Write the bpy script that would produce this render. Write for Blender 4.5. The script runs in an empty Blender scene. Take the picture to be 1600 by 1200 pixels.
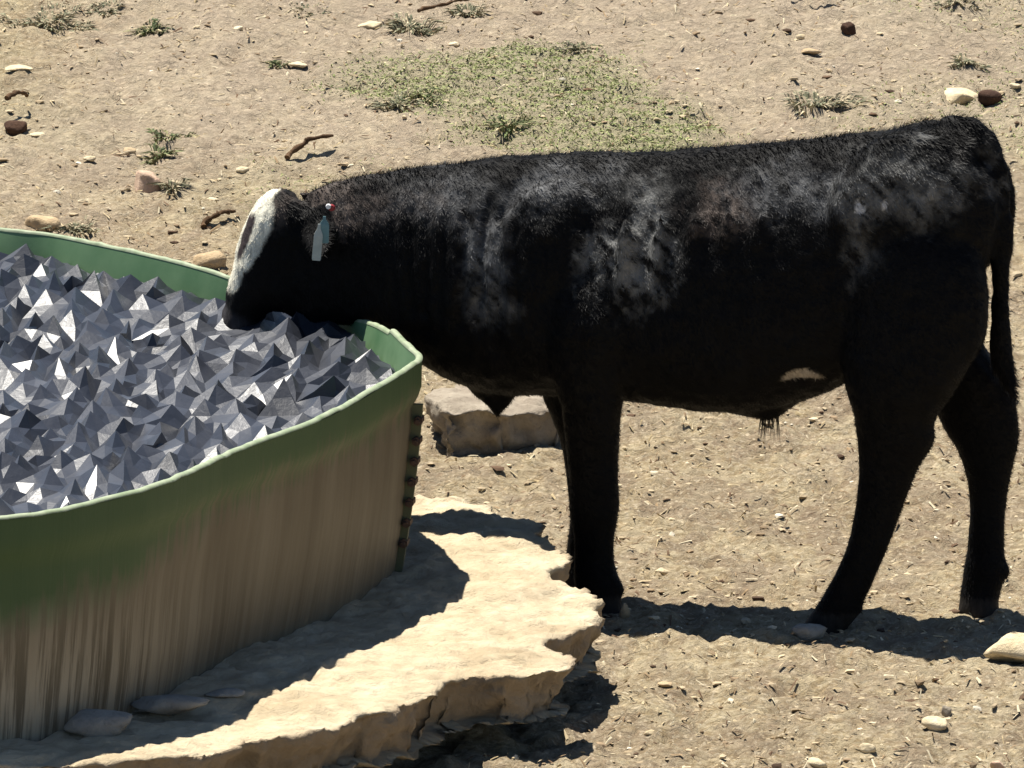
import bpy, bmesh, math, random
import numpy as np
from mathutils import Vector, Matrix
from mathutils.geometry import delaunay_2d_cdt

random.seed(7)
rng = np.random.default_rng(11)
scene = bpy.context.scene
COL = scene.collection

# ------------------------------------------------------------------ camera
PITCH = math.radians(10.5)
DIST = 20.0
FPX = 14000.0                      # focal length in pixels of the 1600 px wide photograph
TGT = np.array([0.0, 0.0, 0.55])
FWD = np.array([0.0, math.cos(PITCH), -math.sin(PITCH)])
UPV = np.array([0.0, math.sin(PITCH), math.cos(PITCH)])
RGT = np.array([1.0, 0.0, 0.0])
CAM = TGT - DIST * FWD
cd = bpy.data.cameras.new("camera")
cd.sensor_width = 36.0
cd.lens = FPX / 1600.0 * 36.0
cd.clip_start = 0.5
cd.clip_end = 3000.0
cam = bpy.data.objects.new("camera", cd)
COL.objects.link(cam)
cam.location = CAM
cam.rotation_euler = (math.pi / 2 - PITCH, 0, 0)
scene.camera = cam

# ------------------------------------------------------------------ light
SUN_D = Vector((0.22, -0.27, -1.0)).normalized()      # the way the light travels
world = bpy.data.worlds.new("World")
scene.world = world
world.use_nodes = True
wn = world.node_tree
bg = wn.nodes["Background"]
sky = wn.nodes.new("ShaderNodeTexSky")
sky.sky_type = 'NISHITA'
sky.sun_disc = False
sky.sun_elevation = math.asin(-SUN_D.z)
sky.sun_rotation = math.atan2(-SUN_D.x, -SUN_D.y)
sky.altitude = 1800.0
sky.dust_density = 0.4
wn.links.new(sky.outputs[0], bg.inputs[0])
bg.inputs[1].default_value = 0.05
sl = bpy.data.lights.new("sun", 'SUN')
sl.energy = 5.0
sl.angle = math.radians(0.5)
sl.color = (1.0, 0.95, 0.86)
sun = bpy.data.objects.new("sun", sl)
COL.objects.link(sun)
sun.location = (-6, 6, 20)
sun.rotation_euler = SUN_D.to_track_quat('-Z', 'Y').to_euler()
vs = scene.view_settings
vs.view_transform = 'Standard'
vs.look = 'None'
vs.exposure = 0.9
vs.gamma = 1.0
vs.use_curve_mapping = False
scene.cycles.max_bounces = 4
scene.cycles.diffuse_bounces = 1

# ------------------------------------------------------------------ helpers
def ray(px, py):
    d = FWD * FPX + RGT * (px - 800.0) - UPV * (py - 600.0)
    return d / np.linalg.norm(d)

def at_z(px, py, z):
    d = ray(px, py)
    return CAM + d * ((z - CAM[2]) / d[2])

def at_y(px, py, y):
    d = ray(px, py)
    return CAM + d * ((y - CAM[1]) / d[1])

def to_px(P):
    P = np.asarray(P, float)
    v = P - CAM
    dep = v @ FWD
    return 800 + FPX * (v @ RGT) / dep, 600 - FPX * (v @ UPV) / dep

def hash3(ix, iy, iz, seed):
    h = (ix.astype(np.int64) * 374761393 + iy.astype(np.int64) * 668265263
         + iz.astype(np.int64) * 2147483647 + seed * 144665) & 0xFFFFFFFF
    h = ((h ^ (h >> 13)) * 1274126177) & 0xFFFFFFFF
    h = ((h ^ (h >> 15)) * 2246822519) & 0xFFFFFFFF
    h = h ^ (h >> 16)
    return (h & 0xFFFFFF) / float(0xFFFFFF)

def vnoise(P, seed=0):
    P = np.asarray(P, float)
    i = np.floor(P).astype(np.int64)
    f = P - i
    f = f * f * f * (f * (f * 6 - 15) + 10)
    out = 0
    for dx in (0, 1):
        wx = f[:, 0] if dx else 1 - f[:, 0]
        for dy in (0, 1):
            wy = f[:, 1] if dy else 1 - f[:, 1]
            for dz in (0, 1):
                wz = f[:, 2] if dz else 1 - f[:, 2]
                out = out + wx * wy * wz * hash3(i[:, 0] + dx, i[:, 1] + dy, i[:, 2] + dz, seed)
    return out * 2 - 1

def fbm(P, freq, octaves=4, seed=0, gain=0.5):
    P = np.asarray(P, float)
    a, s = 1.0, 0.0
    for o in range(octaves):
        s = s + a * vnoise(P * freq + 17.3 * o, seed + o)
        freq *= 2.03
        a *= gain
    return s

def sstep(a, b, x):
    t = np.clip((x - a) / (b - a), 0, 1)
    return t * t * (3 - 2 * t)

def catmull(P, n, closed=False):
    P = np.asarray(P, float)
    m = len(P)
    out = []
    segs = m if closed else m - 1
    for i in range(segs):
        if closed:
            p0, p1, p2, p3 = P[(i - 1) % m], P[i], P[(i + 1) % m], P[(i + 2) % m]
        else:
            p0, p1, p2, p3 = P[max(i - 1, 0)], P[i], P[i + 1], P[min(i + 2, m - 1)]
        for k in range(n):
            t = k / n
            out.append(0.5 * (2 * p1 + (p2 - p0) * t + (2 * p0 - 5 * p1 + 4 * p2 - p3) * t * t
                              + (3 * p1 - p0 - 3 * p2 + p3) * t ** 3))
    if not closed:
        out.append(P[-1])
    return np.array(out)

def mesh_from(name, verts, faces, smooth=True):
    me = bpy.data.meshes.new(name)
    verts = np.asarray(verts, np.float32)
    if isinstance(faces, np.ndarray):
        k = faces.shape[1]
        n = len(faces)
        me.vertices.add(len(verts))
        me.vertices.foreach_set("co", verts.ravel())
        me.loops.add(n * k)
        me.loops.foreach_set("vertex_index", faces.astype(np.int32).ravel())
        me.polygons.add(n)
        me.polygons.foreach_set("loop_start", np.arange(n, dtype=np.int32) * k)
        me.update(calc_edges=True)
    else:
        me.from_pydata([tuple(v) for v in verts], [], faces)
        me.update()
    me.polygons.foreach_set("use_smooth", np.full(len(me.polygons), smooth))
    me.validate()
    return me

def link(name, me, mat=None, parent=None):
    o = bpy.data.objects.new(name, me)
    COL.objects.link(o)
    if me is not None and mat is not None:
        me.materials.clear()
        me.materials.append(mat)
    if parent is not None:
        o.parent = parent
    return o

def tag(o, label=None, cat=None, group=None, kind=None):
    if label: o["label"] = label
    if cat: o["category"] = cat
    if group: o["group"] = group
    if kind: o["kind"] = kind
    return o

def empty(name, loc):
    o = bpy.data.objects.new(name, None)
    o.empty_display_size = 0.1
    COL.objects.link(o)
    o.location = loc
    return o

def set_color(me, cols, name="Col"):
    a = me.attributes.new(name, 'FLOAT_COLOR', 'POINT')
    c = np.ones((len(me.vertices), 4), np.float32)
    c[:, :cols.shape[1]] = cols
    a.data.foreach_set("color", c.ravel())

def coords(me):
    a = np.empty(len(me.vertices) * 3, np.float32)
    me.vertices.foreach_get("co", a)
    return a.reshape(-1, 3).astype(float)

def normals(me):
    a = np.empty(len(me.vertices) * 3, np.float32)
    me.vertex_normals.foreach_get("vector", a)
    return a.reshape(-1, 3).astype(float)

def recenter(o, base):
    """move the object's origin to `base` without moving its mesh"""
    base = Vector(base)
    o.data.transform(Matrix.Translation(-base))
    o.location = base
    return o

def remesh(verts, faces, voxel, smooth=0, name="tmp"):
    me = mesh_from(name, verts, faces)
    o = bpy.data.objects.new(name, me)
    COL.objects.link(o)
    m = o.modifiers.new("r", 'REMESH')
    m.mode = 'VOXEL'
    m.voxel_size = voxel
    m.use_smooth_shade = True
    if smooth:
        s = o.modifiers.new("s", 'SMOOTH')
        s.factor = 0.5
        s.iterations = smooth
    dg = bpy.context.evaluated_depsgraph_get()
    new = bpy.data.meshes.new_from_object(o.evaluated_get(dg))
    bpy.data.objects.remove(o)
    bpy.data.meshes.remove(me)
    new.polygons.foreach_set("use_smooth", np.full(len(new.polygons), True))
    return new

# ------------------------------------------------------------------ materials
class Mat:
    def __init__(self, name):
        self.m = bpy.data.materials.new(name)
        self.m.use_nodes = True
        self.t = self.m.node_tree
        self.b = self.t.nodes["Principled BSDF"]
    def node(self, typ, **kw):
        n = self.t.nodes.new(typ)
        for k, v in kw.items():
            if k in n.inputs.keys() if hasattr(n.inputs, 'keys') else False:
                n.inputs[k].default_value = v
            else:
                setattr(n, k, v)
        return n
    def link(self, a, b):
        self.t.links.new(a, b)
    def pos(self):
        return self.node("ShaderNodeNewGeometry").outputs["Position"]
    def noise(self, vec, scale, detail=4, rough=0.55, dist=0.0):
        n = self.node("ShaderNodeTexNoise")
        n.inputs["Scale"].default_value = scale
        n.inputs["Detail"].default_value = detail
        n.inputs["Roughness"].default_value = rough
        n.inputs["Distortion"].default_value = dist
        if vec is not None: self.link(vec, n.inputs["Vector"])
        return n.outputs["Fac"]
    def ramp(self, fac, stops):
        n = self.node("ShaderNodeValToRGB")
        e = n.color_ramp.elements
        while len(e) < len(stops): e.new(0.5)
        for i, (p, c) in enumerate(stops):
            e[i].position = p
            e[i].color = (c[0], c[1], c[2], 1) if not isinstance(c, (int, float)) else (c, c, c, 1)
        self.link(fac, n.inputs[0])
        return n.outputs["Color"]
    def mix(self, fac, a, b, blend='MIX'):
        n = self.node("ShaderNodeMix")
        n.data_type = 'RGBA'
        n.blend_type = blend
        for s, v in ((n.inputs[0], fac), (n.inputs[6], a), (n.inputs[7], b)):
            if hasattr(v, 'is_linked'): self.link(v, s)
            elif isinstance(v, (int, float)): s.default_value = v
            else: s.default_value = (v[0], v[1], v[2], 1)
        return n.outputs[2]
    def math(self, op, a, b=0.0, clamp=False):
        n = self.node("ShaderNodeMath")
        n.operation = op
        n.use_clamp = clamp
        for s, v in ((n.inputs[0], a), (n.inputs[1], b)):
            if hasattr(v, 'is_linked'): self.link(v, s)
            else: s.default_value = v
        return n.outputs[0]
    def attr(self, name, out="Color"):
        n = self.node("ShaderNodeAttribute")
        n.attribute_name = name
        return n.outputs[out]
    def scale(self, vec, s):
        n = self.node("ShaderNodeMapping")
        n.inputs["Scale"].default_value = s
        self.link(vec, n.inputs["Vector"])
        return n.outputs[0]
    def bump(self, h, strength, dist=0.01):
        n = self.node("ShaderNodeBump")
        n.inputs["Strength"].default_value = strength
        n.inputs["Distance"].default_value = dist
        self.link(h, n.inputs["Height"])
        self.link(n.outputs[0], self.b.inputs["Normal"])
    def out(self, color=None, rough=0.8, spec=0.3):
        if color is not None:
            if hasattr(color, 'is_linked'): self.link(color, self.b.inputs["Base Color"])
            else: self.b.inputs["Base Color"].default_value = (*color, 1)
        if hasattr(rough, 'is_linked'): self.link(rough, self.b.inputs["Roughness"])
        else: self.b.inputs["Roughness"].default_value = rough
        self.b.inputs["Specular IOR Level"].default_value = spec
        return self.m

def mat_ground():
    M = Mat("dry_earth")
    p = M.pos()
    base = M.ramp(M.noise(p, 1.3, 5, 0.6), [(0.32, (0.46, 0.37, 0.235)), (0.5, (0.55, 0.455, 0.295)), (0.68, (0.63, 0.535, 0.36))])
    fine = M.noise(p, 26, 7, 0.74, 1.2)
    c = M.mix(M.ramp(fine, [(0.42, 0.0), (0.54, 1.0)]), M.mix(1.0, base, (0.72, 0.665, 0.60), 'MULTIPLY'), base)
    c = M.mix(M.ramp(M.noise(M.scale(p, (1, 0.5, 1)), 5.5, 6, 0.7, 0.8), [(0.42, 0.55), (0.60, 0.0)]), c, (0.27, 0.20, 0.15))
    speck = M.noise(p, 75, 3, 0.6)
    c = M.mix(M.ramp(speck, [(0.56, 0.0), (0.66, 0.75)]), c, (0.66, 0.56, 0.40))
    c = M.mix(M.ramp(M.noise(p, 46, 3, 0.6), [(0.62, 0.0), (0.74, 0.6)]), c, (0.17, 0.12, 0.075))
    g = M.attr("Col")
    sep = M.node("ShaderNodeSeparateColor")
    M.link(g, sep.inputs[0])
    gm = M.math('MULTIPLY', sep.outputs[0], M.ramp(M.noise(p, 9, 5, 0.7), [(0.30, 0.55), (0.55, 1.0)]))
    c = M.mix(M.math('MULTIPLY', gm, 1.0), c, (0.29, 0.31, 0.135))
    c = M.mix(M.math('MULTIPLY', sep.outputs[1], 0.6), c, (0.48, 0.395, 0.30))
    M.bump(M.noise(p, 30, 8, 0.72, 0.9), 1.0, 0.035)
    return M.out(c, 0.95, 0.1)

def mat_concrete():
    M = Mat("weathered_concrete")
    p = M.pos()
    c = M.ramp(M.noise(p, 4.5, 6, 0.65, 0.4), [(0.30, (0.44, 0.35, 0.225)), (0.5, (0.55, 0.455, 0.31)), (0.7, (0.65, 0.56, 0.40))])
    c = M.mix(M.ramp(M.noise(p, 30, 5, 0.7), [(0.54, 0.0), (0.74, 0.6)]), c, (0.42, 0.32, 0.2))
    c = M.mix(M.ramp(M.noise(p, 2.2, 7, 0.7, 0.6), [(0.50, 0.0), (0.66, 0.7)]), c, (0.37, 0.285, 0.185))
    at = M.attr("Col")
    sep = M.node("ShaderNodeSeparateColor")
    M.link(at, sep.inputs[0])
    c = M.mix(sep.outputs[0], c, (0.31, 0.235, 0.16))        # darker brown on the steep sides of the broken edge
    M.bump(M.noise(p, 26, 8, 0.7, 0.5), 0.9, 0.02)
    return M.out(c, 0.9, 0.15)

def mat_rock(name, a, b, dark=None):
    M = Mat(name)
    p = M.pos()
    c = M.ramp(M.noise(p, 14, 6, 0.65, 0.5), [(0.32, a), (0.68, b)])
    c = M.mix(M.ramp(M.noise(p, 60, 4, 0.7), [(0.55, 0.0), (0.75, 0.6)]), c, dark or tuple(0.5 * v for v in a))
    M.bump(M.noise(p, 45, 7, 0.7), 0.8, 0.01)
    return M.out(c, 0.9, 0.15)

def mat_attr(name, rough=0.8, spec=0.2, trans=0.0):
    M = Mat(name)
    m = M.out(M.attr("Col"), rough, spec)
    return m

def mat_tank():
    M = Mat("stained_fibreglass")
    sz = M.attr("sz", "Vector")                       # x: metres along the wall, y: metres below the rim
    sep = M.node("ShaderNodeSeparateXYZ")
    M.link(sz, sep.inputs[0])
    st1 = M.noise(M.scale(sz, (48, 1.6, 1)), 1.0, 6, 0.7)
    st2 = M.noise(M.scale(sz, (9, 0.9, 1)), 1.0, 4, 0.6)
    st3 = M.noise(M.scale(sz, (17, 0.6, 1)), 1.0, 3, 0.5)
    blot = M.noise(M.scale(sz, (3.2, 4.0, 1)), 1.0, 4, 0.6)
    # green paint, worn away below along a ragged line
    paint_end = M.math('ADD', M.math('MULTIPLY', M.math('SUBTRACT', blot, 0.5), 0.20),
                       M.math('ADD', M.math('MULTIPLY', M.math('SUBTRACT', st1, 0.5), 0.22), M.attr("paint", "Fac")))
    d = M.math('SUBTRACT', sep.outputs[1], paint_end)
    k = M.math('MULTIPLY', d, 13.0)
    k = M.math('ADD', k, 0.5, True)
    green = M.mix(st2, (0.040, 0.080, 0.030), (0.075, 0.118, 0.050))
    brown = M.ramp(st2, [(0.3, (0.105, 0.085, 0.056)), (0.5, (0.142, 0.118, 0.080)), (0.7, (0.185, 0.158, 0.112))])
    c = M.mix(k, green, brown)
    # pale scale lower down in streaks
    low = M.math('MULTIPLY', M.math('SUBTRACT', sep.outputs[1], 0.17), 5.0, True)
    left_ = M.math('MULTIPLY', M.math('SUBTRACT', M.attr("paint", "Fac"), 0.085), 8.0, True)
    pale = M.math('MULTIPLY', M.math('MULTIPLY', low, left_), M.ramp(st1, [(0.44, 0.0), (0.55, 0.9)]))
    c = M.mix(pale, c, (0.42, 0.365, 0.27))
    drip = M.math('MULTIPLY', M.math('MULTIPLY', left_, M.math('MULTIPLY', M.math('SUBTRACT', sep.outputs[1], 0.14), 4.0, True)),
                  M.ramp(st3, [(0.60, 0.0), (0.68, 0.9)]))
    c = M.mix(drip, c, (0.055, 0.04, 0.022))
    M.bump(st1, 0.35, 0.01)
    return M.out(c, 0.6, 0.3)

def mat_plain(name, a, b, scale=20, rough=0.6, spec=0.3, bump=0.2):
    M = Mat(name)
    p = M.pos()
    n = M.noise(p, scale, 5, 0.6)
    c = M.ramp(n, [(0.3, a), (0.7, b)])
    if bump: M.bump(n, bump, 0.005)
    return M.out(c, rough, spec)

def mat_water():
    M = Mat("choppy_water")
    p = M.pos()
    c = M.ramp(M.noise(p, 7, 4, 0.6), [(0.3, (0.014, 0.017, 0.026)), (0.7, (0.044, 0.049, 0.064))])
    M.bump(M.noise(p, 60, 4, 0.6, 0.5), 0.12, 0.01)
    m = M.out(c, 0.43, 0.85)
    M.b.inputs["IOR"].default_value = 1.45
    return m

def mat_coat():
    M = Mat("black_coat")
    p = M.pos()
    c = M.attr("Col")
    f = M.noise(M.scale(p, (60, 60, 18)), 1.0, 5, 0.7)
    c = M.mix(1.0, c, M.ramp(f, [(0.3, 0.55), (0.7, 1.35)]), 'MULTIPLY')
    M.bump(M.noise(M.scale(p, (220, 220, 60)), 1.0, 3, 0.6), 0.35, 0.006)
    return M.out(c, 0.62, 0.10)

GROUND_M = mat_ground()
CONC_M = mat_concrete()
TANK_M = mat_tank()
RIM_M = mat_plain("pale_green_rim", (0.20, 0.26, 0.15), (0.36, 0.40, 0.28), 30, 0.6)
INNER_M = mat_plain("green_tank_lining", (0.075, 0.165, 0.075), (0.135, 0.235, 0.12), 6, 0.55)
WATER_M = mat_water()
COAT_M = mat_coat()
STRAND_M = mat_attr("coat_strands", 0.55, 0.12)
BLADE_M = mat_attr("blades", 0.75, 0.15)
CLOD_M = mat_attr("clods", 0.95, 0.1)
ROCK_CREAM = mat_rock("cream_limestone", (0.56, 0.45, 0.28), (0.72, 0.61, 0.42))
ROCK_TAN = mat_rock("tan_stone", (0.40, 0.29, 0.17), (0.56, 0.43, 0.27))
ROCK_PINK = mat_rock("pinkish_stone", (0.46, 0.31, 0.22), (0.62, 0.46, 0.34))
ROCK_BROWN = mat_rock("brown_stone", (0.23, 0.19, 0.145), (0.37, 0.32, 0.25))
ROCK_GREY = mat_rock("grey_stone", (0.25, 0.23, 0.20), (0.38, 0.35, 0.30))
DARK_LUMP_M = mat_rock("dark_brown_lump", (0.045, 0.025, 0.018), (0.10, 0.055, 0.035))
WOOD_M = mat_rock("dark_wood", (0.06, 0.035, 0.018), (0.15, 0.09, 0.05))
BOLT_M = mat_plain("rusted_iron", (0.05, 0.03, 0.022), (0.12, 0.07, 0.05), 90, 0.7)

# ------------------------------------------------------------------ plan of the tank
Z_SLAB = 0.20
Z_RIM = 0.67
Z_WATER = 0.592
rim_px = [(657, 556), (640, 574), (600, 599), (550, 627), (500, 650), (450, 669), (400, 687), (350, 709),
          (300, 736), (250, 757), (200, 772), (100, 794), (0, 806), (-120, 812)]
rim_far = [(-120, 330), (0, 353), (80, 363), (150, 379), (250, 402), (355, 425), (450, 440), (530, 460), (575, 484), (610, 512), (640, 540)]
near_pts = [at_z(x, y, Z_RIM)[:2] for x, y in rim_px]
far_pts = [at_z(x, y, Z_RIM)[:2] for x, y in rim_far]
a_, b_ = np.array(near_pts[-1]), np.array(far_pts[0])
cen = (a_ + b_) / 2
cen[0] = cen[0] - 0.95
va, vb = a_ - cen, b_ - cen
ta, tb = math.atan2(va[1], va[0]) % (2 * math.pi), math.atan2(vb[1], vb[0]) % (2 * math.pi)
left = []
for k in range(1, 12):
    t = ta + (tb - ta) * k / 12
    r = np.linalg.norm(va) + (np.linalg.norm(vb) - np.linalg.norm(va)) * k / 12
    left.append(cen + r * np.array([math.cos(t), math.sin(t)]))
RIM = catmull(np.array(near_pts + left + far_pts), 10, True)          # clockwise seen from above
NR = len(RIM)
tan_ = np.roll(RIM, -1, 0) - np.roll(RIM, 1, 0)
tan_ /= np.linalg.norm(tan_, axis=1)[:, None]
NRM = np.stack([tan_[:, 1], -tan_[:, 0]], 1)                             # outward or inward, fixed next
if ((RIM - RIM.mean(0)) * NRM).sum(1).mean() < 0: NRM = -NRM
ARC = np.concatenate([[0], np.cumsum(np.linalg.norm(np.diff(RIM, axis=0), axis=1))])
# rim height: level, bent down where the cattle lean over it
rim_px_pos = np.array([to_px((x, y, Z_RIM)) for x, y in RIM])
dip = np.exp(-((rim_px_pos[:, 0] - 490) / 90.0) ** 2) * (RIM[:, 1] > 0.0)
RZ = Z_RIM - 0.060 * dip + 0.004 * np.sin(ARC * 5.0)

def inside_poly(P, poly):
    x, y = P[:, 0], P[:, 1]
    c = np.zeros(len(P), bool)
    j = len(poly) - 1
    for i in range(len(poly)):
        xi, yi, xj, yj = poly[i][0], poly[i][1], poly[j][0], poly[j][1]
        if yi != yj:
            c ^= ((yi > y) != (yj > y)) & (x < (xj - xi) * (y - yi) / (yj - yi) + xi)
        j = i
    return c

def dist_poly(P, poly):
    d = np.full(len(P), 1e9)
    for i in range(len(poly)):
        a, b = np.asarray(poly[i][:2]), np.asarray(poly[(i + 1) % len(poly)][:2])
        ab = b - a
        t = np.clip(((P - a) @ ab) / max(ab @ ab, 1e-12), 0, 1)
        d = np.minimum(d, np.linalg.norm(P - (a + t[:, None] * ab), axis=1))
    return d

# ------------------------------------------------------------------ plan of the broken apron
apron_px = [(-260, 1215), (-60, 1203), (90, 1196), (200, 1190), (300, 1176), (345, 1170), (380, 1160), (420, 1156), (450, 1147), (500, 1140), (540, 1126), (590, 1116), (622, 1104),
            (655, 1086), (692, 1076), (712, 1060), (745, 1049), (790, 1052), (840, 1046), (880, 1040), (898, 1030), (897, 1016), (878, 1011), (856, 1008), (862, 1000),
            (890, 997), (920, 985), (944, 967), (949, 950), (938, 936), (905, 918), (882, 905), (872, 892), (886, 880), (882, 866), (858, 842), (842, 822), (815, 806),
            (770, 785), (720, 775), (650, 768), (560, 765), (430, 800), (300, 860), (-260, 960)]
SLABS = [("apron", [at_z(x, y, Z_SLAB - 0.008)[:2] for x, y in apron_px])]

# ------------------------------------------------------------------ ground
GRASS_PX = [(640, 95), (720, 62), (800, 50), (900, 52), (960, 75), (985, 110), (1000, 150), (1020, 185), (1030, 225), (960, 240), (850, 230), (780, 210), (770, 175), (700, 150), (610, 130)]

HOLES = []
_hr = random.Random(5)
for _k in range(150):                                     # hoof prints
    _p = at_z(_hr.uniform(600, 1640), _hr.uniform(640, 1230), 0.0) if _k < 70 else at_z(_hr.uniform(-40, 1640), _hr.uniform(40, 420), 0.25)
    if _k < 70 and abs(_p[1]) < 0.5: continue
    HOLES.append((_p[0], _p[1], _hr.uniform(0.03, 0.05), _hr.uniform(0.04, 0.07), _hr.uniform(0.008, 0.020)))
def ground_h(P):
    """height of the ground at plan points P (n, 2)"""
    P = np.asarray(P, float)
    x, y = P[:, 0], P[:, 1]
    P3 = np.stack([x, y, np.zeros_like(x)], 1)
    h = 0.085 * np.clip(y - 1.2, 0, None) * sstep(1.0, 3.0, y)
    h = np.where(y > 40, 0.085 * 38.8 + (y - 40) * 0.02, h)
    near = (np.abs(x) < 8) & (y > -9) & (y < 26)
    det = np.zeros_like(x)
    if near.any():
        Q = P3[near]
        far = sstep(1.0, 9.0, Q[:, 1])
        det[near] = (0.006 + 0.016 * far) * fbm(Q, 0.9, 2, 5) + 0.006 * fbm(Q, 5.0, 3, 3) + 0.0135 * fbm(Q, 12.0, 4, 9, 0.70)
        r = 1 - np.abs(vnoise(Q * 11.0, 21))
        det[near] += 0.007 * (r ** 4)
    for hx, hy, ra, rb, dp in HOLES:
        det -= dp * np.exp(-(((x - hx) / ra) ** 2 + ((y - hy) / rb) ** 2) ** 2)
    flat = np.zeros_like(x)
    m = 0.0
    for nm, poly in SLABS:
        c = near & (x > -3) & (x < 1) & (y > -4) & (y < 1.5)
        if c.any():
            ins = inside_poly(P[c], poly)
            d = dist_poly(P[c], poly) * np.where(ins, 1, -1)
            v = np.zeros_like(x)
            v[c] = sstep(0.06, 0.26, d)
            flat = np.maximum(flat, v)
    return h + det * (1 - 0.6 * flat) + 0.075 * flat

def on_ground(px, py):
    z = 0.0
    for _ in range(25):
        P = at_z(px, py, z)
        z = 0.5 * z + 0.5 * ground_h(P[None, :2])[0]
    return np.array([P[0], P[1], ground_h(P[None, :2])[0]])

def axis_coords(a, b, fine, lo, hi, grow=1.35):
    c = list(np.arange(a, b + 1e-9, fine))
    s, v = fine, b
    while v < hi:
        s *= grow
        v = min(v + s, hi)
        c.append(v)
    s, v, pre = fine, a, []
    while v > lo:
        s *= grow
        v = max(v - s, lo)
        pre.append(v)
    return np.array(pre[::-1] + c)

xs = axis_coords(-2.1, 2.1, 0.0125, -600, 600)
y1 = list(np.arange(-2.6, 3.0, 0.0135)); v = y1[-1]
while v < 15: v += 0.0135 + 0.0022 * (v - 3.0); y1.append(v)
s = 0.05
while v < 1200: s *= 1.35; v += s; y1.append(v)
pre = []; v = -2.6; s = 0.0135
while v > -300: s *= 1.35; v -= s; pre.append(v)
ys = np.array(pre[::-1] + y1)
GX, GY = np.meshgrid(xs, ys)
P2 = np.stack([GX.ravel(), GY.ravel()], 1)
hz = ground_h(P2)
nx, ny = len(xs), len(ys)
i = np.arange(nx * ny).reshape(ny, nx)
F = np.stack([i[:-1, :-1].ravel(), i[:-1, 1:].ravel(), i[1:, 1:].ravel(), i[1:, :-1].ravel()], 1)
gme = mesh_from("ground", np.column_stack([P2, hz]), F)
grass_poly = [on_ground(x, y)[:2] for x, y in GRASS_PX]
gm = np.zeros(len(P2)); bm_ = np.zeros(len(P2))
sel = (np.abs(P2[:, 0]) < 6) & (P2[:, 1] > -3) & (P2[:, 1] < 20)
Q = P2[sel]
Q3 = np.column_stack([Q, np.zeros(len(Q))])
dd = dist_poly(Q, grass_poly) * np.where(inside_poly(Q, grass_poly), 1, -1)
def grass_amount(Q, dd):
    Q3 = np.column_stack([Q, np.zeros(len(Q))])
    a = sstep(-0.12, 0.22, dd + 0.20 * fbm(Q3, 1.6, 4, 31)) * (0.72 + 0.28 * sstep(-0.5, 0.2, fbm(Q3, 4.0, 3, 37)))
    b = 0.22 * sstep(0.18, 0.65, fbm(Q3 * np.array([0.5, 0.5, 1]), 1.1, 4, 77)) * sstep(1.5, 5, Q[:, 1])
    return np.clip(a + b, 0, 1)
gm[sel] = grass_amount(Q, dd)
bm_[sel] = sstep(0.0, 0.7, fbm(Q3 * np.array([0.35, 0.35, 1]), 0.9, 3, 55)) * sstep(2, 6, Q[:, 1])
set_color(gme, np.stack([gm, bm_, bm_ * 0], 1))
ground = link("ground", gme, GROUND_M)
tag(ground, "dry tan trampled earth rising gently behind the calf", "ground", kind="structure")

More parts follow.
